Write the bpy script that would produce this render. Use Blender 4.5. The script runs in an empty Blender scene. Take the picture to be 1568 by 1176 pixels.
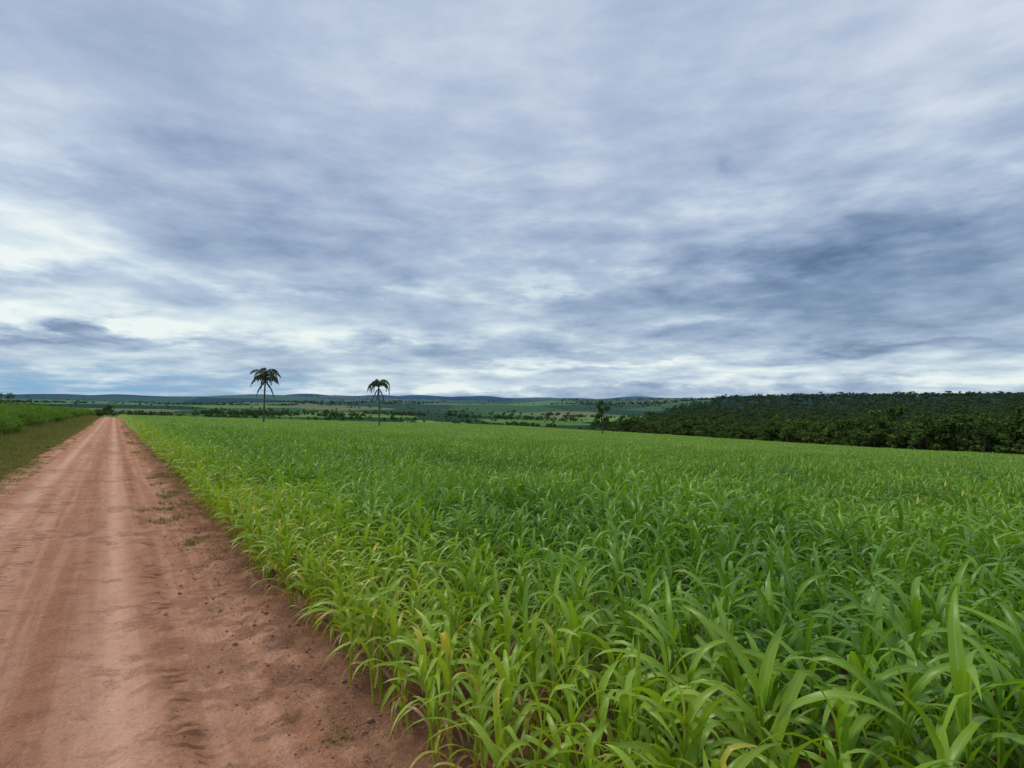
import bpy, math, random
import numpy as np
from mathutils import Vector, Quaternion, Matrix
random.seed(7); np.random.seed(7)
R=random.random
U=random.uniform
scene=bpy.context.scene
F=900.0
CAMZ=2.0
TH=math.atan(0.677)
DX,DY=-math.sin(TH),math.cos(TH)      # along road
NX,NY=math.cos(TH),math.sin(TH)       # to the right of the road
def st2xy(s,t): return (s*DX+t*NX, s*DY+t*NY)

# ------------------------------------------------------------------ terrain
PX=np.array([-300,0,200,450,640,780,1000,1120,1250,1568,1900],float)
PHI=np.arctan((PX-784)/F)
DD=np.log(np.array([250,350,600,1200,2500,5000,9000,15000],float))
TAB=np.array([
[14,20,31,37,41,45,58,66,75,93,108],
[22,28,38,44,49,53,66,72,78,90,102],
[18,20,29,34,38,41,52,55,58,60,62],
[13,14,18,22,25,27,31,30,29,27,28],
[8,8,11,12,13,13,9,0,-2,-4,-4],
[4,3,6,6,6,5,3,0,-2,-5,-5],
[-2,-3,-1,1,2,1,1,0,0,-2,0],
[-4,-4,-2,0,0,-1,0,0,0,0,0]],float)
def sst(a,b,x):
    k=np.clip((x-a)/(b-a),0,1); return k*k*(3-2*k)
_g={}
def vnoise(S,T,fs,ft,seed):
    if seed not in _g: _g[seed]=np.random.RandomState(seed).rand(256,256)
    g=_g[seed]
    a=np.asarray(S*fs+100.); b=np.asarray(T*ft+100.); i=np.floor(a).astype(int); j=np.floor(b).astype(int)
    u=a-i; v=b-j; u=u*u*(3-2*u); v=v*v*(3-2*v)
    q=lambda i,j: g[i%256,j%256]
    return (q(i,j)*(1-u)+q(i+1,j)*u)*(1-v)+(q(i,j+1)*(1-u)+q(i+1,j+1)*u)*v
def terrain(x,y):
    x=np.asarray(x,float); y=np.asarray(y,float)
    D=np.hypot(x,y)+1e-6
    plane=-(0.052*y+0.0437*x)
    phi=np.clip(np.arctan2(x,y),PHI[0],PHI[-1])
    L=np.clip(np.log(D),DD[0],DD[-1])
    cols=np.stack([np.interp(phi,PHI,TAB[k]) for k in range(len(DD))],0)
    k=np.clip(np.searchsorted(DD,L,side='right')-1,0,len(DD)-2)
    f=(L-DD[k])/(DD[k+1]-DD[k])
    ff=f*f*(3-2*f)*0.5+f*0.5
    c0=np.take_along_axis(cols,k[None],0)[0]; c1=np.take_along_axis(cols,(k+1)[None],0)[0]
    drop=c0*(1-ff)+c1*ff
    w=sst(500,1500,D)
    und=(np.sin(x/310+1.3+np.sin(y/520))*1.2+np.sin(y/260+x/700)*1.5+np.sin(x/900-y/1100+2)*2.0)*w
    w2=sst(3000,7000,D)
    und+=(np.sin(x/1500+0.5)*1.6+np.sin(x/620+y/2300)*1.0+np.sin(x/2600+1.0)*1.4)*w2
    right=sst(0.2,0.4,phi)*0.5
    drop=drop+und*(1-right)
    zt=CAMZ-drop/F*D*np.maximum(np.cos(np.arctan2(x,y)),0.4)
    k=sst(60,250,D)
    return plane*(1-k)+zt*k
def tz(x,y): return float(terrain(np.array([x]),np.array([y]))[0])

# ------------------------------------------------------------------ node helpers
def nd(nt,typ,props=None,ins=None):
    n=nt.nodes.new(typ)
    for k,v in (props or {}).items(): setattr(n,k,v)
    for k,v in (ins or {}).items():
        if isinstance(v,bpy.types.NodeSocket): nt.links.new(v,n.inputs[k])
        else: n.inputs[k].default_value=v
    return n
def M(nt,op,a,b=None,c=None,clamp=False):
    ins={0:a}
    if b is not None: ins[1]=b
    if c is not None: ins[2]=c
    return nd(nt,'ShaderNodeMath',{'operation':op,'use_clamp':clamp},ins).outputs[0]
def MIX(nt,f,a,b,blend='MIX'):
    def c(v): return v if isinstance(v,bpy.types.NodeSocket) else (v[0],v[1],v[2],1)
    return nd(nt,'ShaderNodeMix',{'data_type':'RGBA','blend_type':blend},{0:f,6:c(a),7:c(b)}).outputs[2]
def SM(nt,x,a,b,lo=0.,hi=1.):
    return nd(nt,'ShaderNodeMapRange',{'interpolation_type':'SMOOTHSTEP'},{0:x,1:a,2:b,3:lo,4:hi}).outputs[0]
def NOISE(nt,vec,scale,detail=4,rough=0.55,dist=0.0):
    return nd(nt,'ShaderNodeTexNoise',None,{'Vector':vec,'Scale':scale,'Detail':detail,'Roughness':rough,'Distortion':dist})
def VM(nt,op,a,b): return nd(nt,'ShaderNodeVectorMath',{'operation':op},{0:a,1:b}).outputs[0]
def newmat(name):
    m=bpy.data.materials.new(name); m.use_nodes=True; m.node_tree.nodes.clear(); return m
def POS(nt):
    P=nd(nt,'ShaderNodeNewGeometry').outputs['Position']
    s=nd(nt,'ShaderNodeVectorMath',{'operation':'DOT_PRODUCT'},{0:P,1:(DX,DY,0)}).outputs['Value']
    t=nd(nt,'ShaderNodeVectorMath',{'operation':'DOT_PRODUCT'},{0:P,1:(NX,NY,0)}).outputs['Value']
    D=nd(nt,'ShaderNodeVectorMath',{'operation':'LENGTH'},{0:P}).outputs['Value']
    return P,s,t,D
def HAZE_PAINT(nt,col,D,L=8000.,haze_col=(0.065,0.13,0.235)):  # air haze painted into the base colour: bluish tint growing with distance
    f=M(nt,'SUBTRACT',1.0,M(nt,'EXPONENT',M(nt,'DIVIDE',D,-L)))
    return MIX(nt,f,col,haze_col)

# ------------------------------------------------------------------ soil
def soil(nt,P,s,t):
    st=nd(nt,'ShaderNodeCombineXYZ',None,{0:t,1:s,2:0.0}).outputs[0]
    n1=NOISE(nt,P,0.55,4,0.6).outputs[0]
    n2=NOISE(nt,P,3.5,5,0.68).outputs[0]
    n3=NOISE(nt,P,38.,4,0.75).outputs[0]
    n4=NOISE(nt,P,170.,2,0.7).outputs[0]
    stre=NOISE(nt,VM(nt,'MULTIPLY',st,(2.0,6.,1.)),1.0,5,0.7,0.3).outputs[0]
    lng=NOISE(nt,VM(nt,'MULTIPLY',st,(6.,0.14,1.)),1.0,3,0.6,0.2).outputs[0]
    col=MIX(nt,SM(nt,n1,0.35,0.65),(0.57,0.262,0.145),(0.69,0.35,0.21))
    col=MIX(nt,SM(nt,lng,0.45,0.60,0,.65),col,(0.78,0.425,0.27))
    def band(c,w):
        q=M(nt,'DIVIDE',M(nt,'SUBTRACT',t,c),w)
        return M(nt,'EXPONENT',M(nt,'MULTIPLY',M(nt,'MULTIPLY',q,q),-1.0))
    tr=M(nt,'ADD',band(0.03,0.17),M(nt,'ADD',band(-1.45,0.2),M(nt,'MULTIPLY',band(-0.95,0.12),0.6)),clamp=True)
    trn=M(nt,'MULTIPLY',tr,SM(nt,n2,0.2,0.55,0.35,0.9))
    col=MIX(nt,trn,col,(0.83,0.48,0.315))
    lo=M(nt,'ADD',band(-0.42,0.16),band(0.42,0.12))
    col=MIX(nt,M(nt,'MULTIPLY',lo,SM(nt,n2,0.35,0.6,0.1,0.5)),col,(0.40,0.18,0.10))
    pat=M(nt,'MULTIPLY',SM(nt,M(nt,'ADD',M(nt,'MULTIPLY',n1,0.55),M(nt,'MULTIPLY',n2,0.45)),0.505,0.56),SM(nt,n3,0.38,0.55))
    col=MIX(nt,M(nt,'MULTIPLY',pat,0.65),col,(0.29,0.13,0.075))
    tv=M(nt,'ADD',t,M(nt,'MULTIPLY',M(nt,'SUBTRACT',n2,0.5),1.5))
    vg=SM(nt,tv,0.75,1.6)
    col=MIX(nt,M(nt,'MULTIPLY',vg,0.60),col,(0.32,0.15,0.088))
    col=MIX(nt,SM(nt,n3,0.5,0.72,0.0,0.5),col,(0.82,0.50,0.34))
    col=MIX(nt,SM(nt,n3,0.46,0.27,0.0,0.6),col,(0.28,0.125,0.072))
    col=MIX(nt,SM(nt,n4,0.45,0.28,0.0,0.55),col,(0.27,0.12,0.07))
    col=MIX(nt,SM(nt,stre,0.54,0.68,0.0,0.35),col,(0.36,0.165,0.095))
    ph=M(nt,'ADD',M(nt,'MULTIPLY',s,2*math.pi/0.115),M(nt,'MULTIPLY',M(nt,'ABSOLUTE',M(nt,'ADD',t,1.02)),16.0))
    wv=SM(nt,M(nt,'SINE',ph),0.1,0.6)
    tb=M(nt,'MULTIPLY',M(nt,'ADD',band(-1.02,0.2),band(0.42,0.11)),SM(nt,NOISE(nt,P,0.9,2,0.6).outputs[0],0.45,0.53))
    trd=M(nt,'MULTIPLY',M(nt,'MULTIPLY',wv,tb),SM(nt,n2,0.42,0.56))
    col=MIX(nt,M(nt,'MULTIPLY',trd,0.75),col,(0.22,0.095,0.055))
    h=M(nt,'ADD',M(nt,'MULTIPLY',n3,0.8),M(nt,'MULTIPLY',n4,0.2))
    h=M(nt,'ADD',h,M(nt,'MULTIPLY',n2,1.6))
    h=M(nt,'ADD',h,M(nt,'MULTIPLY',stre,-0.5))
    h=M(nt,'ADD',h,M(nt,'MULTIPLY',vg,M(nt,'MULTIPLY',n3,1.6)))
    h=M(nt,'SUBTRACT',h,M(nt,'MULTIPLY',trd,0.5))
    h=M(nt,'MULTIPLY',h,M(nt,'SUBTRACT',1.0,M(nt,'MULTIPLY',tr,0.45)))
    return col,h,n1,n2,n3

mat_road=newmat('dirt_road_soil')
nt=mat_road.node_tree
P,s,t,D=POS(nt)
col,h,n1,n2,n3=soil(nt,P,s,t)
bp=nd(nt,'ShaderNodeBump',None,{'Strength':1.0,'Distance':0.03,'Height':h}).outputs[0]
b=nd(nt,'ShaderNodeBsdfDiffuse',None,{'Color':col,'Roughness':0.3,'Normal':bp})
nt.links.new(b.outputs[0],nd(nt,'ShaderNodeOutputMaterial').inputs[0])

mat_ground=newmat('ground_terrain')
nt=mat_ground.node_tree
P,s,t,D=POS(nt)
n2=NOISE(nt,P,3.5,5,0.68).outputs[0]
n3=NOISE(nt,P,38.,4,0.75).outputs[0]
col=MIX(nt,n3,(0.11,0.055,0.033),(0.27,0.13,0.075))
gr=MIX(nt,SM(nt,n2,0.35,0.65),(0.10,0.12,0.03),(0.17,0.12,0.06))
lv=SM(nt,M(nt,'ADD',t,M(nt,'MULTIPLY',n2,0.8)),-2.3,-1.9,1.,0.)
col=MIX(nt,lv,col,gr)
px_,py_,pz_=nd(nt,'ShaderNodeSeparateXYZ',None,{0:P}).outputs
az_=M(nt,'MULTIPLY',M(nt,'ARCTAN2',px_,py_),6.0)
ld_=M(nt,'MULTIPLY',M(nt,'LOGARITHM',M(nt,'MAXIMUM',D,10.),math.e),3.0)
wp=nd(nt,'ShaderNodeCombineXYZ',None,{0:az_,1:ld_,2:0.}).outputs[0]
wp=VM(nt,'ADD',wp,nd(nt,'ShaderNodeVectorMath',{'operation':'SCALE'},{0:NOISE(nt,wp,1.2,3).outputs[1],3:0.7}).outputs[0])
wp=VM(nt,'MULTIPLY',wp,(1,1,0))
vo=nd(nt,'ShaderNodeTexVoronoi',{'feature':'F1','voronoi_dimensions':'2D'},{'Vector':wp,'Scale':1.0})
vs=nd(nt,'ShaderNodeSeparateColor',None,{0:vo.outputs['Color']}).outputs[0]
rp=nd(nt,'ShaderNodeValToRGB',None,{0:vs})
rp.color_ramp.interpolation='CONSTANT'
els=[(0,(0.085,0.165,0.035)),(0.2,(0.15,0.28,0.05)),(0.36,(0.05,0.095,0.03)),(0.5,(0.20,0.33,0.065)),(0.66,(0.10,0.19,0.04)),(0.80,(0.24,0.26,0.10)),(0.88,(0.035,0.07,0.025))]
while len(rp.color_ramp.elements)<len(els): rp.color_ramp.elements.new(0.5)
for e,(p_,c_) in zip(rp.color_ramp.elements,els): e.position=p_; e.color=(*c_,1)
pn=NOISE(nt,P,0.010,5,0.6).outputs[0]
pcol=MIX(nt,SM(nt,pn,0.4,0.65,0,0.4),rp.outputs[0],(0.045,0.09,0.028))
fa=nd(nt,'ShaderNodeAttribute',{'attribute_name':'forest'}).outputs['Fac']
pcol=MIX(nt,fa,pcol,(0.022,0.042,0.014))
pcol=HAZE_PAINT(nt,pcol,D)  # far terrain colour carries the painted haze, no real air haze
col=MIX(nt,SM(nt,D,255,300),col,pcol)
bp=nd(nt,'ShaderNodeBump',None,{'Strength':0.7,'Distance':0.03,'Height':n3}).outputs[0]
b=nd(nt,'ShaderNodeBsdfDiffuse',None,{'Color':col,'Roughness':0.5,'Normal':bp})
nt.links.new(b.outputs[0],nd(nt,'ShaderNodeOutputMaterial').inputs[0])

def leafmat(name,green_a,green_b,yellow,brown,trans=0.35,rough=0.42,spec=0.5,haze_tint=False,rib=True,field=False):
    m=newmat(name); nt=m.node_tree
    at=nd(nt,'ShaderNodeAttribute',{'attribute_name':'lc'})
    sp=nd(nt,'ShaderNodeSeparateColor',None,{0:at.outputs['Color']})
    age,rnd,acr=sp.outputs
    P,s,t,D=POS(nt)
    oi=nd(nt,'ShaderNodeObjectInfo').outputs['Random']
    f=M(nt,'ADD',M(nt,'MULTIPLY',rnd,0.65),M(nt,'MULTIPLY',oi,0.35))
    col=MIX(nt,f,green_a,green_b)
    if field:
        pb=NOISE(nt,P,0.16,4,0.7).outputs[0]
        k=SM(nt,pb,0.42,0.62)
        col=MIX(nt,M(nt,'MULTIPLY',k,0.45),col,(0.05,0.18,0.03))
        ed=SM(nt,t,1.5,4.2,0.62,0.0)
        col=MIX(nt,ed,col,(0.38,0.52,0.03))
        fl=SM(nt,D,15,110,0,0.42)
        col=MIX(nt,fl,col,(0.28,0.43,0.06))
    col=MIX(nt,SM(nt,age,0.15,0.5),col,yellow)
    col=MIX(nt,SM(nt,age,0.6,0.9),col,brown)
    if rib:
        col=MIX(nt,SM(nt,acr,0.04,0.2,0.5,0.),col,(0.36,0.52,0.18))
    if haze_tint: col=HAZE_PAINT(nt,col,D)  # foliage colour tinted blue with distance in place of air haze
    tc=MIX(nt,1.0,col,(1.4,1.4,0.4),'MULTIPLY')
    tl=nd(nt,'ShaderNodeBsdfTranslucent',None,{0:tc})
    if spec>0.05:
        b=nd(nt,'ShaderNodeBsdfPrincipled',None,{'Base Color':col,'Roughness':rough,'Specular IOR Level':spec})
    else:
        b=nd(nt,'ShaderNodeBsdfDiffuse',None,{'Color':col})
    mx=nd(nt,'ShaderNodeMixShader',None,{0:trans,1:b.outputs[0],2:tl.outputs[0]})
    nt.links.new(mx.outputs[0],nd(nt,'ShaderNodeOutputMaterial').inputs[0])
    return m
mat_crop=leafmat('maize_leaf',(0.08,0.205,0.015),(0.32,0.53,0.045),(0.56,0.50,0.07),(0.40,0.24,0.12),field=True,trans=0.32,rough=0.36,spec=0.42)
mat_cane=leafmat('sugarcane_leaf',(0.08,0.18,0.03),(0.17,0.28,0.06),(0.26,0.29,0.10),(0.22,0.17,0.07),trans=0.3,rough=.6,spec=0.0,rib=False)
mat_grass=leafmat('grass_blade',(0.12,0.17,0.04),(0.24,0.24,0.08),(0.33,0.28,0.12),(0.25,0.17,0.09),trans=0.25,rough=0.6,spec=0.0,rib=False)
mat_tree=leafmat('tree_foliage',(0.026,0.058,0.013),(0.13,0.20,0.04),(0.18,0.22,0.045),(0.06,0.05,0.02),trans=0.2,rough=0.6,spec=0.0,haze_tint=True,rib=False)
mat_palm=leafmat('palm_frond',(0.03,0.05,0.018),(0.075,0.105,0.03),(0.13,0.13,0.05),(0.09,0.065,0.035),trans=0.15,rough=0.5,spec=0.2,rib=False)
mat_bark=newmat('bark'); nt=mat_bark.node_tree
P=nd(nt,'ShaderNodeNewGeometry').outputs['Position']
nb=NOISE(nt,P,6.,4).outputs[0]
b=nd(nt,'ShaderNodeBsdfPrincipled',None,{'Base Color':MIX(nt,nb,(0.06,0.05,0.04),(0.15,0.125,0.10)),'Roughness':0.9})
nt.links.new(b.outputs[0],nd(nt,'ShaderNodeOutputMaterial').inputs[0])
mat_clod=newmat('soil_clod'); nt=mat_clod.node_tree
P=nd(nt,'ShaderNodeNewGeometry').outputs['Position']
nb=NOISE(nt,P,60.,4).outputs[0]
bp=nd(nt,'ShaderNodeBump',None,{'Strength':0.6,'Distance':0.01,'Height':nb}).outputs[0]
b=nd(nt,'ShaderNodeBsdfDiffuse',None,{'Color':MIX(nt,nb,(0.24,0.11,0.07),(0.52,0.28,0.19)),'Normal':bp})
nt.links.new(b.outputs[0],nd(nt,'ShaderNodeOutputMaterial').inputs[0])

# ------------------------------------------------------------------ mesh builder
class B:
    def __init__(s): s.v=[]; s.f=[]; s.c=[]; s.mi=[]
    def leaf(s,base,az,L,W,th0,bend,segs,age,rnd,twist=0.0,cols=3,mi=0,pw=1.4,azd=0.0,kink=0.0,kat=.5):
        n0=len(s.v); x,y,z=base; st=L/segs
        for i in range(segs+1):
            k=i/segs
            th=min(2.95,th0+bend*(k**pw)+(kink if k>kat else 0))
            a=az+azd*k
            ca,sa=math.cos(a),math.sin(a)
            d=(math.sin(th)*ca,math.sin(th)*sa,math.cos(th))
            if i>0: x+=d[0]*st; y+=d[1]*st; z+=d[2]*st
            w=W*0.5*min(1.0,0.5+2.5*k)*(1-k**3.0)+0.0006
            tw=twist*k
            sd=(-sa,ca,0.0)
            up=(-math.cos(th)*ca,-math.cos(th)*sa,math.sin(th))
            ct,sn=math.cos(tw),math.sin(tw)
            sx=sd[0]*ct+up[0]*sn; sy=sd[1]*ct+up[1]*sn; sz=sd[2]*ct+up[2]*sn
            ux=up[0]*ct-sd[0]*sn; uy=up[1]*ct-sd[1]*sn; uz=up[2]*ct-sd[2]*sn
            fo=0.35*w
            if cols==3:
                wa=fo*(1+.5*math.sin(k*17+rnd*9)); wb=fo*(1+.5*math.sin(k*15+rnd*20+2))
                s.v+= [(x+sx*w+ux*wa,y+sy*w+uy*wa,z+sz*w+uz*wa),(x,y,z),(x-sx*w+ux*wb,y-sy*w+uy*wb,z-sz*w+uz*wb)]
                ag=min(1,age+(0.35*k if age>0.1 else 0))
                s.c+=[(ag,rnd,1,k),(ag,rnd,0,k),(ag,rnd,1,k)]
            else:
                s.v+= [(x+sx*w,y+sy*w,z+sz*w),(x-sx*w,y-sy*w,z-sz*w)]
                s.c+=[(age,rnd,0.7,k)]*2
        for i in range(segs):
            for j in range(cols-1):
                a=n0+i*cols+j
                s.f.append((a,a+1,a+cols+1,a+cols)); s.mi.append(mi)
    def tube(s,pts,rads,n=6,age=0.0,rnd=0.5,mi=0):
        n0=len(s.v)
        for i,(p,r) in enumerate(zip(pts,rads)):
            a=Vector(pts[max(0,i-1)]); b_=Vector(pts[min(len(pts)-1,i+1)])
            d=(b_-a).normalized()
            e=d.orthogonal().normalized(); g=d.cross(e)
            for j in range(n):
                q=Vector(p)+(e*math.cos(2*math.pi*j/n)+g*math.sin(2*math.pi*j/n))*r
                s.v.append(tuple(q)); s.c.append((age,rnd,0.7,0))
        for i in range(len(pts)-1):
            for j in range(n):
                a=n0+i*n+j; b2=n0+i*n+(j+1)%n
                s.f.append((a,b2,b2+n,a+n)); s.mi.append(mi)
    def quad(s,c,n,sz,age,rnd,mi=0):
        n=Vector(n).normalized(); e=n.orthogonal().normalized()
        e=Quaternion(n,U(0,6.28))@e; g=n.cross(e)
        c=Vector(c); n0=len(s.v); a=sz*0.5; b2=a*U(0.5,0.9)
        s.v+=[tuple(c+e*a),tuple(c+g*b2+n*a*0.2),tuple(c-e*a),tuple(c-g*b2-n*a*0.1)]
        s.c+=[(age,rnd,0.7,0)]*4
        s.f.append((n0,n0+1,n0+2,n0+3)); s.mi.append(mi)
    def obj(s,name,mats,smooth=True,link=True):
        me=bpy.data.meshes.new(name); me.from_pydata(s.v,[],s.f)
        at=me.attributes.new('lc','FLOAT_COLOR','POINT')
        at.data.foreach_set('color',np.array(s.c,dtype=np.float32).ravel())
        for m in mats: me.materials.append(m)
        me.polygons.foreach_set('material_index',s.mi)
        me.polygons.foreach_set('use_smooth',[smooth]*len(s.f))
        me.update()
        o=bpy.data.objects.new(name,me)
        if link: scene.collection.objects.link(o)
        return o
def coll(name,objs):
    c=bpy.data.collections.new(name)
    for o in objs: c.objects.link(o)
    return c
def scatter(name,pts,rots,scls,idx,collection):
    me=bpy.data.meshes.new(name); me.from_pydata([tuple(p) for p in pts],[],[])
    a=me.attributes.new('rot','FLOAT_VECTOR','POINT'); a.data.foreach_set('vector',np.array(rots,np.float32).ravel())
    a=me.attributes.new('scl','FLOAT_VECTOR','POINT'); a.data.foreach_set('vector',np.array(scls,np.float32).ravel())
    a=me.attributes.new('idx','INT','POINT'); a.data.foreach_set('value',np.array(idx,np.int32))
    o=bpy.data.objects.new(name,me); scene.collection.objects.link(o)
    g=bpy.data.node_groups.new(name+'_instancer','GeometryNodeTree')
    g.interface.new_socket('Geometry',in_out='INPUT',socket_type='NodeSocketGeometry')
    g.interface.new_socket('Geometry',in_out='OUTPUT',socket_type='NodeSocketGeometry')
    gi=g.nodes.new('NodeGroupInput'); go=g.nodes.new('NodeGroupOutput')
    ci=g.nodes.new('GeometryNodeCollectionInfo')
    ci.inputs['Collection'].default_value=collection
    ci.inputs['Separate Children'].default_value=True
    ci.inputs['Reset Children'].default_value=True
    ip=g.nodes.new('GeometryNodeInstanceOnPoints')
    ip.inputs['Pick Instance'].default_value=True
    def na(n_,ty):
        q=g.nodes.new('GeometryNodeInputNamedAttribute'); q.data_type=ty; q.inputs['Name'].default_value=n_
        return [o_ for o_ in q.outputs if o_.enabled and o_.name=='Attribute'][0]
    g.links.new(gi.outputs[0],ip.inputs['Points'])
    g.links.new(ci.outputs[0],ip.inputs['Instance'])
    g.links.new(na('idx','INT'),ip.inputs['Instance Index'])
    g.links.new(na('rot','FLOAT_VECTOR'),ip.inputs['Rotation'])
    g.links.new(na('scl','FLOAT_VECTOR'),ip.inputs['Scale'])
    g.links.new(ip.outputs[0],go.inputs[0])
    m=o.modifiers.new('instances','NODES'); m.node_group=g
    return o

# ------------------------------------------------------------------ ground sheet
nr=230
rad=np.concatenate([[0.0],np.geomspace(0.6,16000,nr)])
ang=np.concatenate([np.linspace(-52,52,420),np.linspace(52,308,90)[1:-1]])*math.pi/180
na_=len(ang)
X=np.outer(rad[1:],np.sin(ang)); Y=np.outer(rad[1:],np.cos(ang))
Z=terrain(X,Y)
verts=np.concatenate([[[0,0,0]],np.stack([X.ravel(),Y.ravel(),Z.ravel()],1)])
faces=[]
for j in range(na_): faces.append((0,1+(j+1)%na_,1+j))
for i in range(nr-1):
    for j in range(na_):
        a=1+i*na_+j; b_=1+i*na_+(j+1)%na_
        faces.append((a,b_,b_+na_,a+na_))
me=bpy.data.meshes.new('ground'); me.from_pydata(verts.tolist(),[],faces)
def pxof(x,y): return 784+F*x/np.maximum(y,1e-3)
FDX=[900,950,1050,1085,1110,1300,1600,2500]; FDM=[600,1000,1900,2200,3800,3800,3800,3800]
def forestmask(x,y):
    D=np.hypot(x,y); px=pxof(x,y)
    jit=60*np.sin(D/90.)+40*np.sin(D/37.+1)
    m=(px+jit*0.5>955)&(D>200)&(D<np.interp(px,FDX,FDM)*(1+0.12*np.sin(px/23.)))&(y>0)
    return m
fm=forestmask(verts[:,0],verts[:,1]).astype(np.float32)
a=me.attributes.new('forest','FLOAT','POINT'); a.data.foreach_set('value',fm)
me.materials.append(mat_ground); me.polygons.foreach_set('use_smooth',[True]*len(faces)); me.update()
ground=bpy.data.objects.new('ground',me); scene.collection.objects.link(ground)

# ------------------------------------------------------------------ dirt road
sv=np.concatenate([np.arange(-4,14,0.04),np.geomspace(14,265,260)])
tv=np.linspace(-2.7,1.9,116)
S,T=np.meshgrid(sv,tv,indexing='ij')
we=0.12*np.sin(S*0.9)+0.08*np.sin(S*2.3+1)+0.05*np.sin(S*5.1)
T2=T.copy()
T2[:,0]+=we[:,0]; T2[:,1]+=we[:,1]*0.5
XX=S*DX+T2*NX; YY=S*DY+T2*NY
fad=1/(1+np.maximum(S-14,0)/15)
disp=0.055+0.035*(vnoise(S,T,.8,1.5,1)-.5)+(0.03*(vnoise(S,T,2.6,3.0,2)-.5)+0.024*(vnoise(S,T,9,8,4)-.5)*(1+1.5*sst(0.5,1.1,T)))*fad
dent=sst(.66,.8,vnoise(S,T,5,6,77))*0.024*fad
disp-=dent
disp-=0.022*np.exp(-((T-0.03)/0.17)**2)+0.022*np.exp(-((T+1.45)/0.2)**2)
disp+=0.07*sst(0.85,1.3,T)*(.4+vnoise(S,T,2.2,2.5,9))
edge=np.minimum(sst(-2.7,-2.35,T),1-sst(1.6,1.9,T))
ZZ=terrain(XX,YY)+0.004+np.maximum(disp,0.004)*edge+0.0003*np.abs(S)
n1_,n2_=S.shape
vv=np.stack([XX.ravel(),YY.ravel(),ZZ.ravel()],1)
ff=[]
for i in range(n1_-1):
    for j in range(n2_-1):
        a=i*n2_+j; ff.append((a,a+1,a+n2_+1,a+n2_))
me=bpy.data.meshes.new('dirt_road'); me.from_pydata(vv.tolist(),[],ff)
me.materials.append(mat_road); me.polygons.foreach_set('use_smooth',[True]*len(ff)); me.update()
o=bpy.data.objects.new('dirt_road',me); scene.collection.objects.link(o)

# ------------------------------------------------------------------ maize plants
def plant(b,ox,oy,hgt,nl,segs,cols,old,sc=1.0):
    az0=U(0,6.28); lean=(U(-.08,.08),U(-.08,.08))
    H=hgt*U(.66,.78)
    stem=[(ox+lean[0]*k,oy+lean[1]*k,H*k) for k in (0,0.5,1)]
    if segs>3: b.tube(stem,[0.010,0.009,0.006],5 if segs>5 else 3,age=0.0 if old<0.5 else 0.3,rnd=U(.5,1))
    pr=U(-.25,.25)
    for i in range(nl):
        k=(i+0.7)/nl
        z=H*(0.18+0.82*k)
        az=az0+math.pi*(i%2)+U(-.8,.8)
        L=hgt*U(.34,.54)*(0.75+0.35*math.sin(k*math.pi))
        W=U(.032,.050)*sc
        if old>.5: W*=.88; L*=.93
        if k>0.8: th0=U(.05,.28); bend=U(.7,2.2)
        elif k>.5: th0=U(.2,.5); bend=U(1.4,2.4)
        else: th0=U(.35,.7); bend=U(1.3,2.2)
        age=0.0
        if k<0.35 and R()<0.3+old: age=U(.4,1.0); bend+=0.5; W*=0.6
        elif R()<0.006+old*0.16: age=U(.15,.45)
        kk=U(.5,1.1) if R()<.25 else 0
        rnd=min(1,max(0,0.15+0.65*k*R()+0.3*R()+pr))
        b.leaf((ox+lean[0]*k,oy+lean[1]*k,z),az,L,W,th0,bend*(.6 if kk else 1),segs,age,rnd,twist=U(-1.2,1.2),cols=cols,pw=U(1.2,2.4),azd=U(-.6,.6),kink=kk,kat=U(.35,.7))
near=[]
for i in range(20):
    b=B()
    old=0.65 if i>=12 else 0.06
    plant(b,0,0,U(.88,1.08),random.choice([9,10,10,11]),10,3,old)
    near.append(b.obj('mz_a%02d'%i,[mat_crop],link=False))
T1=1.35
mid=[]
for i in range(6):
    b=B()
    for r_ in range(3):
        y=-T1/2
        while y<T1/2:
            plant(b,-T1/2+0.225+0.45*r_+U(-.045,.045),y+U(-.04,.04),U(.60,1.14),8,5,3,0.06,1.15); y+=0.155
    mid.append(b.obj('mz_b%02d'%i,[mat_crop],link=False))
T3=4.05
far=[]
for i in range(4):
    b=B()
    for r_ in range(9):
        y=-T3/2
        while y<T3/2:
            plant(b,-T3/2+0.225+0.45*r_+U(-.04,.04),y,U(.55,1.2),6,3,2,0.03,1.7); y+=0.20
    far.append(b.obj('mz_c%02d'%i,[mat_crop],link=False))
crop_c=coll('maize_plants',near+mid+far)
CP,CR,CS,CI=[],[],[],[]
def tilt(x,y,rz,e=1.0):
    nx=-(tz(x+e,y)-tz(x-e,y))/(2*e); ny=-(tz(x,y+e)-tz(x,y-e))/(2*e)
    q=Vector((0,0,1)).rotation_difference(Vector((nx,ny,1)).normalized())@Quaternion((0,0,1),rz)
    return tuple(q.to_euler())
def vis(x,y,m=5): return y>-1.5 and abs(x)<1.15*y+m
def cropD(x,y):
    return float(np.interp(pxof(x,y),[200,900,1200,1568,1900],[262,258,236,200,185]))
t0=1.42
nsup_t=int(300/T3)
def hvf(x,y): return 0.82+0.38*float(vnoise(x,y,.35,.35,21))
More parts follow.
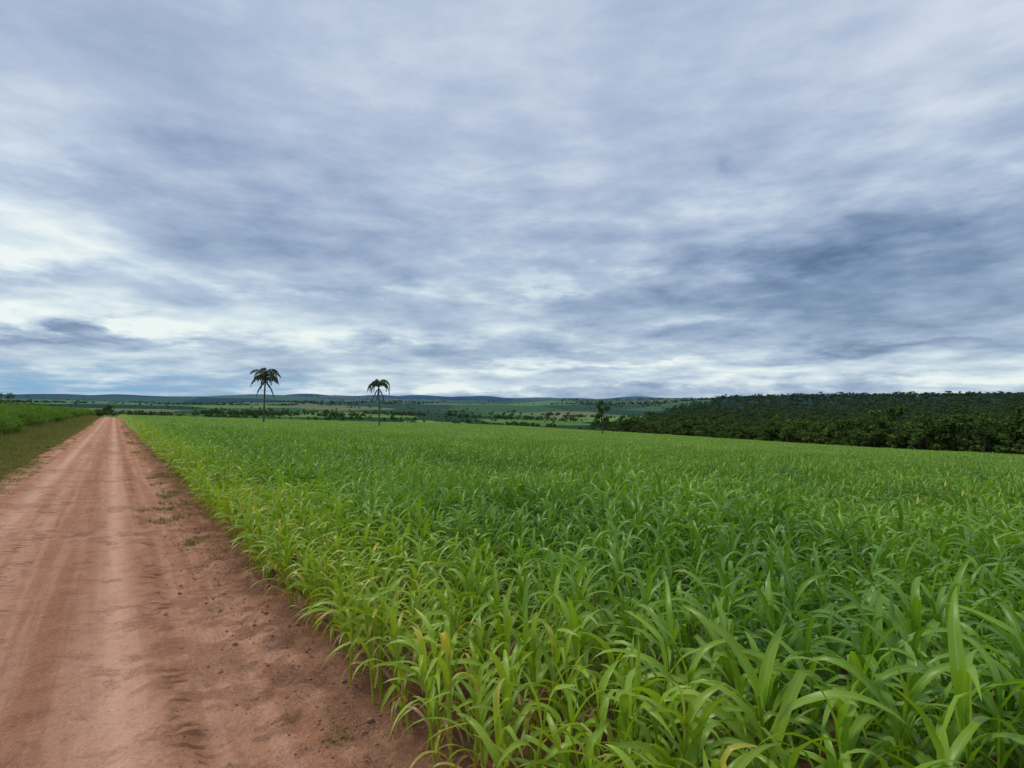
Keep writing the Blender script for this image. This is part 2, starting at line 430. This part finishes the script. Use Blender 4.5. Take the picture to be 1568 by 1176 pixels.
for it in range(nsup_t):
    for js in range(-30,66):
        tc=t0+(it+.5)*T3; sc_=(js+.5)*T3
        x,y=st2xy(sc_,tc)
        D=math.hypot(x,y)
        if not vis(x,y,7) or D>cropD(x,y): continue
        if D>66:
            CP.append((x,y,tz(x,y))); CR.append(tilt(x,y,TH+math.pi*random.randint(0,1),2)); CS.append((1,1,hvf(x,y)*U(.93,1.07))); CI.append(26+random.randint(0,3))
            continue
        for a_ in range(3):
            for b_ in range(3):
                tc2=t0+it*T3+(a_+.5)*T1; sc2=js*T3+(b_+.5)*T1
                x,y=st2xy(sc2,tc2); D=math.hypot(x,y)
                if not vis(x,y,3): continue
                if D>15:
                    CP.append((x,y,tz(x,y))); CR.append(tilt(x,y,TH+math.pi*random.randint(0,1))); CS.append((1,1,hvf(x,y)*U(.88,1.12))); CI.append(20+random.randint(0,5))
                else:
                    for r_ in range(3):
                        yy=-T1/2
                        while yy<T1/2:
                            edge_=(it==0 and a_==0 and r_<=1)
                            yy+=U(.085,.17) if not edge_ else U(.06,.14)
                            tt=tc2-T1/2+0.14+0.45*r_+random.gauss(0,.05); ss=sc2+yy
                            x,y=st2xy(ss,tt)
                            if math.hypot(x,y)<1.3: continue
                            k=hvf(x,y)*U(.8,1.12)*(0.92 if edge_ else 1.0)
                            CP.append((x,y,tz(x,y)+(0.05 if edge_ else -0.01)))
                            CR.append((U(-.12,.12)+(0.03*NY if edge_ else 0),U(-.12,.12)-(0.06 if edge_ else 0),U(0,6.28))); CS.append((k,k,k))
                            CI.append(random.randint(12,19) if (edge_ and R()<.85) else random.randint(0,11))
print('crop instances',len(CP))
scatter('maize_field',CP,CR,CS,CI,crop_c)

# ------------------------------------------------------------------ sugarcane on the left
cane=[]
for i in range(3):
    b=B()
    for k in range(34):
        ox,oy=U(-1,1),U(-1,1); hh=U(1.1,1.7)
        for j in range(9):
            b.leaf((ox+U(-.05,.05),oy+U(-.05,.05),hh*U(.15,.6)),U(0,6.28),hh*U(.5,.8),U(.05,.07),U(.05,.5),U(.8,1.9),5,0 if R()<.92 else U(.3,.9),R(),twist=U(-.8,.8),cols=2)
    cane.append(b.obj('cane%d'%i,[mat_cane],link=False))
cane_c=coll('sugarcane_plants',cane)
pts=[];ro=[];sc=[];ix=[]
for a_ in range(0,26):
    for j in range(3,150):
        tt=-7.0-a_*1.7+U(-.3,.3)+0.6*math.sin(j*.5); ss=j*1.7+U(-.3,.3)
        x,y=st2xy(ss,tt)
        if not vis(x,y,8) or math.hypot(x,y)>255: continue
        pts.append((x,y,tz(x,y))); ro.append((0,0,U(0,6.28))); k=U(.8,1.2); sc.append((k,k,k*U(.75,1.3))); ix.append(random.randint(0,2))
scatter('sugarcane_field',pts,ro,sc,ix,cane_c)

# ------------------------------------------------------------------ verge grass
gr_=[]
for i in range(5):
    b=B()
    for k in range(34):
        ox,oy=U(-.5,.5),U(-.5,.5); hh=U(.10,.26) if i<3 else U(.2,.5)
        ag=0 if R()<.6 else U(.3,1)
        for j in range(9):
            b.leaf((ox+U(-.03,.03),oy+U(-.03,.03),0),U(0,6.28),hh*U(.7,1.2),U(.007,.014),U(.05,.7),U(.3,1.4),3,ag,R(),cols=2)
    gr_.append(b.obj('gr%d'%i,[mat_grass],link=False))
b=B()
for k in range(7):
    ox,oy=U(-.12,.12),U(-.12,.12)
    for j in range(5):
        b.leaf((ox,oy,0),U(0,6.28),U(.03,.08),U(.008,.014),U(.4,1.2),U(.1,.9),3,0 if R()<.4 else .7,R(),cols=2)
gr_.append(b.obj('gr5',[mat_grass],link=False))
grass_c=coll('grass_tufts',gr_)
pts=[];ro=[];sc=[];ix=[]
for n in range(5600):
    ss=4+ (R()**1.6)*200; tt=-2.4-R()**1.2*5.0
    x,y=st2xy(ss,tt)
    if not vis(x,y,6): continue
    far_=(-2.4-tt)
    if far_<0.5 and R()<.6: continue
    k=min(1.4,0.45+far_*.35)*U(.7,1.4)
    pts.append((x,y,tz(x,y))); ro.append((0,0,U(0,6.28))); sc.append((1,1,k)); ix.append(random.randint(0,4) if far_>1.6 else random.randint(0,2))
for n in range(1600):
    ss=8+(R()**1.3)*170; tt=1.65-abs(random.gauss(0,.30))
    x,y=st2xy(ss,tt); 
    dens=min(1,(ss-7)/18)
    if R()>dens or float(vnoise(ss,tt,.5,.7,33))<.3: continue
    pts.append((x,y,tz(x,y)+.05)); ro.append((0,0,U(0,6.28))); k=U(.3,.7); sc.append((.45,.45,k)); ix.append(random.randint(0,2))
for n in range(60):
    ss=U(3,14); tt=U(.8,1.5)
    x,y=st2xy(ss,tt)
    pts.append((x,y,tz(x,y)+.07)); ro.append((0,0,U(0,6.28))); k=U(.4,.8); sc.append((k,k,k)); ix.append(5)
scatter('roadside_grass',pts,ro,sc,ix,grass_c)

# ------------------------------------------------------------------ clods
cl=[]
import bmesh
for i in range(5):
    bm=bmesh.new(); bmesh.ops.create_icosphere(bm,subdivisions=2,radius=1)
    for v in bm.verts:
        v.co*=U(.72,1.2); v.co.z*=.6
    me=bpy.data.meshes.new('clod%d'%i); bm.to_mesh(me); bm.free(); me.materials.append(mat_clod)
    cl.append(bpy.data.objects.new('clod%d'%i,me))
clod_c=coll('clods',cl)
pts=[];ro=[];sc=[];ix=[]
iS=lambda s_: int(np.clip(np.searchsorted(sv,s_),0,len(sv)-1))
for n in range(3600):
    ss=1.5+R()**1.3*14
    tt=random.gauss(1.2,.27) if R()<.93 else U(.3,1)
    if tt>1.8: continue
    i_=iS(ss); j_=int(np.clip(round((tt+2.7)/(4.6)*115),0,115))
    x,y=st2xy(ss,tt); k=min(0.022,0.003*math.exp(abs(random.gauss(0,.75))))
    pts.append((x,y,float(ZZ[i_,j_])+k*.2)); ro.append((U(-.5,.5),U(-.5,.5),U(0,6.28))); sc.append((k,k,k)); ix.append(random.randint(0,4))
scatter('soil_clods',pts,ro,sc,ix,clod_c)

# ------------------------------------------------------------------ trees
def tree(b,h,cr,nl,nq,qs,trunk=0.3,low=0.3):
    b.tube([(0,0,-.5),(U(-.2,.2),U(-.2,.2),h*.3),(U(-.4,.4),U(-.4,.4),h*.65)],[h*.022,h*.017,h*.008],6,mi=1)
    for i in range(nl):
        a=U(0,6.28); k=R()
        zc=h*(low+(0.88-low)*k); rr=cr*math.sqrt(max(0.05,1-((k-.4)/.75)**2))*U(.25,.8)
        c=Vector((rr*math.cos(a),rr*math.sin(a),zc)); lr=cr*U(.28,.48)
        b.tube([(0,0,h*U(.2,.45)),tuple(c*0.6+Vector((0,0,h*.12))),tuple(c)],[h*.009,h*.006,h*.003],4,mi=1)
        br=U(0,.7)
        for j in range(nq//nl):
            d=Vector((random.gauss(0,1),random.gauss(0,1),random.gauss(0.15,1))).normalized()
            p=c+Vector((d.x,d.y,d.z*.75))*lr*(R()**.35)*U(.8,1.12)
            nrm=d+Vector((random.gauss(0,.5),random.gauss(0,.5),random.gauss(.3,.5)))
            b.quad(p,nrm,qs*U(.6,1.3),0 if R()<.93 else .4,min(1,br+U(0,.4)),0)
tv_=[]
for i in range(8):
    b=B(); tree(b,U(6.5,12.5),U(2.8,4.8),random.choice([9,12,14]),800,.8,low=U(.08,.3))
    tv_.append(b.obj('tr%d'%i,[mat_tree,mat_bark],False,link=False))
for i in range(2):   # shrubs
    b=B(); tree(b,U(3,4),U(2.0,2.6),8,450,.6,low=.12)
    tv_.append(b.obj('tr%d'%(8+i),[mat_tree,mat_bark],False,link=False))
tree_c=coll('tree_variants',tv_)
pts=[];ro=[];sc=[];ix=[]
n=0
while n<11000:
    px=U(900,1720); ph=math.atan((px-784)/F)
    D=math.exp(U(math.log(205),math.log(3800)))
    x,y=D*math.sin(ph),D*math.cos(ph); n+=1
    if D<cropD(x,y)+5 or not bool(forestmask(np.array([x]),np.array([y]))[0]): continue
    k=U(.5,1.25)*(1+max(0,D-500)/1700)
    if D<400:
        if float(vnoise(x,y,.04,.04,91))<.38: k*=.6
        k*=float(np.interp(px,[1000,1400,1568],[.75,1.05,1.2]))
    pts.append((x,y,tz(x,y)-.2)); ro.append((0,0,U(0,6.28))); sc.append((k*1.15,k*1.15,k*U(.7,1.2)/(1+max(0,D-500)/3500))); ix.append(random.randint(0,9))
scatter('forest',pts,ro,sc,ix,tree_c)
print('forest',len(pts))
pts=[];ro=[];sc=[];ix=[]
n=0
while n<26000:
    px=U(-150,1150); ph=math.atan((px-784)/F); n+=1
    lD=U(math.log(420),math.log(9000)); D=math.exp(lD)
    x,y=D*math.sin(ph),D*math.cos(ph)
    f=0.6*float(vnoise(ph,lD,7.,4.5,51))+0.4*float(vnoise(ph,lD,30.,12.,52))
    g_=float(vnoise(ph,lD,5.,9.,53))
    thr=0.64 if D>900 else .70
    if not(f>thr or (abs(g_-.5)<.010) or R()<.004): continue
    k=U(.5,1.0)*(1+max(0,D-700)/2400)
    if D<900: k*=.75
    pts.append((x,y,tz(x,y)-.2)); ro.append((0,0,U(0,6.28))); sc.append((k,k,k*.75/(1+max(0,D-800)/4000))); ix.append(random.randint(0,9))
scatter('distant_trees',pts,ro,sc,ix,tree_c)
print('distant',len(pts))

def place(o,px,depth,dz=0):
    x=(px-784)/F*depth; o.location=(x,depth,tz(x,depth)+dz); return o
b=B(); tree(b,10.4,1.9,12,3200,.36,low=.3)
place(b.obj('tree',[mat_tree,mat_bark],False),922,150)
b=B(); tree(b,4.2,3.4,12,3000,.34,low=.1)
place(b.obj('bush',[mat_tree,mat_bark],False),158,205)
b=B(); tree(b,4.0,3.0,12,2500,.34,low=.1)
place(b.obj('bush',[mat_tree,mat_bark],False),390,255)
b=B(); tree(b,6.5,4.0,12,2500,.4,low=.15)
place(b.obj('tree',[mat_tree,mat_bark],False),2,190)

# ------------------------------------------------------------------ palms
def palm(name,h,fl,nf,bend0,seed,lean,spread,pw,lw,maxth=2.95):
    random.seed(seed)
    b=B()
    pts_=[(lean*(k**2),0.1*math.sin(k*3),h*k) for k in np.linspace(0,1,12)]
    b.tube([(p[0],p[1],p[2]-(.5 if i==0 else 0)) for i,p in enumerate(pts_)],[.18-.06*k for k in np.linspace(0,1,12)],10,mi=1)
    top=Vector(pts_[-1])
    b.tube([tuple(top),tuple(top+Vector((0,0,.5))),tuple(top+Vector((0,0,1.0)))],[.15,.18,.05],8,rnd=.6)
    for i in range(nf):
        q=i/nf
        az=i*2.399+U(-.25,.25)
        th=0.05+q*spread+U(-.05,.08); bend=bend0*U(.8,1.15)*(1-.2*q)
        if q>.88: th=2.3; bend=.7
        L=fl*U(.72,1.12)
        segs=12
        p=top+Vector((0,0,.9-1.2*q)); ca,sa=math.cos(az),math.sin(az)
        rp_=[tuple(p)]
        age=0 if q<.8 else U(.2,.9)
        for k in range(1,segs*2+1):
            kk=k/(segs*2); a=min(maxth,th+bend*kk**pw)
            d=Vector((math.sin(a)*ca,math.sin(a)*sa,math.cos(a))); p=p+d*L/(segs*2)
            if k%2==0: rp_.append(tuple(p))
            if kk>.06:
                ll=lw*math.sin(math.pi*min(1,(kk*.80+.14)))**.6*U(.6,1.2)
                for sd in (-1,1):
                    for rep in range(3):
                        a2=az+sd*U(.4,1.5)
                        b.leaf(tuple(p+d*U(-.1,.1)),a2,ll,.07,min(2.6,a*.8+U(.3,1.1)),U(.7,1.8),3,age,R(),twist=U(-.6,.6),cols=2)
        b.tube(rp_,[.045-.03*k/len(rp_) for k in range(len(rp_))],4,age=age,rnd=.6)
    return b.obj(name,[mat_palm,mat_bark])
place(palm('palm_tree',8.9,3.7,26,2.7,11,.25,1.1,1.15,.75),404,110)
place(palm('palm_tree',9.2,3.9,26,3.4,5,-.15,.35,.8,.62,3.02),581,125)

# ------------------------------------------------------------------ world sky
w=bpy.data.worlds.new("World"); scene.world=w; w.use_nodes=True
nt=w.node_tree; nt.nodes.clear()
SUN_EL=math.radians(52); SUN_AZ=math.radians(-75)   # azimuth measured from +Y toward +X
sky=nd(nt,'ShaderNodeTexSky',{'sky_type':'NISHITA','sun_disc':False,'sun_elevation':SUN_EL,'sun_rotation':SUN_AZ,'air_density':1.2,'dust_density':1.5})
G=nd(nt,'ShaderNodeTexCoord').outputs['Generated']
sp=nd(nt,'ShaderNodeSeparateXYZ',None,{0:G}); dx,dy,dz=sp.outputs
zc=M(nt,'ADD',M(nt,'MAXIMUM',dz,0.0),0.12)
pu=M(nt,'DIVIDE',dx,zc); pv=M(nt,'DIVIDE',dy,zc)
ra=math.radians(-16)
a_=M(nt,'ADD',M(nt,'MULTIPLY',pu,math.cos(ra)),M(nt,'MULTIPLY',pv,math.sin(ra)))
b_=M(nt,'SUBTRACT',M(nt,'MULTIPLY',pv,math.cos(ra)),M(nt,'MULTIPLY',pu,math.sin(ra)))
C=nd(nt,'ShaderNodeCombineXYZ',None,{0:a_,1:M(nt,'MULTIPLY',b_,0.9),2:0.3}).outputs[0]
WNn=NOISE(nt,C,1.3,5,0.6)
ws=nd(nt,'ShaderNodeSeparateColor',None,{0:WNn.outputs[1]})
N1=WNn.outputs[0]
N2=NOISE(nt,C,2.3,8,0.55,0.0).outputs[0]
N3=NOISE(nt,C,0.75,4,0.5,0.0).outputs[0]
Q=VM(nt,'MULTIPLY',G,(1.0,1.0,3.6))
N4=NOISE(nt,Q,6.5,8,0.6,0.1).outputs[0]
el=M(nt,'ARCSINE',dz); az=M(nt,'ARCTAN2',dx,dy)
azw=M(nt,'MULTIPLY_ADD',M(nt,'SUBTRACT',ws.outputs[1],.5),0.6,az)
elw=M(nt,'MULTIPLY_ADD',M(nt,'MULTIPLY',M(nt,'SUBTRACT',ws.outputs[2],.5),0.6),M(nt,'ADD',el,0.035),el)
elw=M(nt,'MULTIPLY_ADD',M(nt,'SUBTRACT',N4,.5),0.09,elw)
def blob(px,py,sx,sy,amp,acc,azs=azw,els=elw):
    a0=math.atan((px-784)/F); e0=math.atan((610-py)/F*math.cos(a0))
    qx=M(nt,'MULTIPLY_ADD',azs,F/sx,-a0*F/sx); qy=M(nt,'MULTIPLY_ADD',els,F/sy,-e0*F/sy)
    g=M(nt,'EXPONENT',M(nt,'MULTIPLY',M(nt,'MULTIPLY_ADD',qx,qx,M(nt,'MULTIPLY',qy,qy)),-1.0))
    return M(nt,'MULTIPLY_ADD',g,amp,acc)
L=M(nt,'MULTIPLY_ADD',M(nt,'SUBTRACT',N1,.5),0.10,0.60)
L=M(nt,'MULTIPLY_ADD',M(nt,'SUBTRACT',N2,.5),M(nt,'MULTIPLY',0.60,SM(nt,el,0.1,0.6,1.0,0.65)),L)
L=M(nt,'MULTIPLY_ADD',M(nt,'SUBTRACT',N3,.5),0.28,L)
L=M(nt,'MULTIPLY_ADD',M(nt,'SUBTRACT',N4,.5),SM(nt,el,0.08,0.5,1.0,0.28),L)
for q in [(20,235,110,90,.26),(60,395,150,30,.28),(290,503,330,26,.30),(130,520,110,12,-.42),(200,560,280,20,.14),
          (60,70,170,120,-.14),(560,60,240,110,.05),(1250,60,380,140,.04),(1480,410,280,85,-.24),(1120,440,260,38,-.18),
          (870,428,80,12,.18),(1060,488,130,12,.20),(1320,565,330,18,.24),(900,556,170,7,.26),
          (790,588,260,9,.20),(640,535,200,16,-.14),(1140,255,22,16,-.10),(320,330,300,70,-.13),(1350,535,160,9,-.22),(500,460,150,14,-.12)]:
    L=blob(*q,L)
cr=nd(nt,'ShaderNodeValToRGB',None,{0:L})
def s2l(c): return tuple(((v/255)/12.92 if v/255<=.04045 else ((v/255+.055)/1.055)**2.4) for v in c)
els=[(0.12,(96,118,152)),(0.32,(130,149,181)),(0.47,(156,172,201)),(0.62,(181,194,217)),(0.78,(214,223,235)),(0.93,(244,246,247))]
while len(cr.color_ramp.elements)<len(els): cr.color_ramp.elements.new(0.5)
for e,(p_,c_) in zip(cr.color_ramp.elements,els): e.position=p_; e.color=(*s2l(c_),1)
ccol=cr.outputs[0]
ccol=MIX(nt,1.0,ccol,MIX(nt,SM(nt,el,0.05,0.45),(0.95,1.03,1.0),(0.99,1.01,1.02)),'MULTIPLY')
bl=blob(90,592,330,22,.85,0.0)
ccol=MIX(nt,M(nt,'MULTIPLY',bl,SM(nt,N2,.35,.6,1.,.45)),ccol,s2l((122,176,214)))
bgc=nd(nt,'ShaderNodeBackground',None,{0:ccol,1:1.0})
bgs=nd(nt,'ShaderNodeBackground',None,{0:sky.outputs[0],1:0.08})
mx=nd(nt,'ShaderNodeMixShader',None,{0:0.94,1:bgs.outputs[0],2:bgc.outputs[0]})
nt.links.new(mx.outputs[0],nd(nt,'ShaderNodeOutputWorld').inputs[0])
w.cycles.sampling_method='MANUAL'; w.cycles.sample_map_resolution=256

sd=bpy.data.lights.new('sun','SUN'); sd.energy=1.5; sd.angle=math.radians(12); sd.color=(1,.95,.85)
so=bpy.data.objects.new('sun',sd); scene.collection.objects.link(so)
dirv=Vector((math.sin(SUN_AZ)*math.cos(SUN_EL),math.cos(SUN_AZ)*math.cos(SUN_EL),math.sin(SUN_EL)))
so.rotation_euler=dirv.to_track_quat('Z','Y').to_euler()
so.location=(0,0,50)

cd=bpy.data.cameras.new('camera'); cd.sensor_width=36; cd.lens=36*F/1568; cd.clip_end=40000; cd.clip_start=0.05
co=bpy.data.objects.new('camera',cd); scene.collection.objects.link(co)
co.location=(0,0,CAMZ); co.rotation_euler=(math.radians(90)+math.atan(22/F),0,0)
scene.camera=co
scene.view_settings.view_transform='Standard'; scene.view_settings.look='None'; scene.view_settings.exposure=0
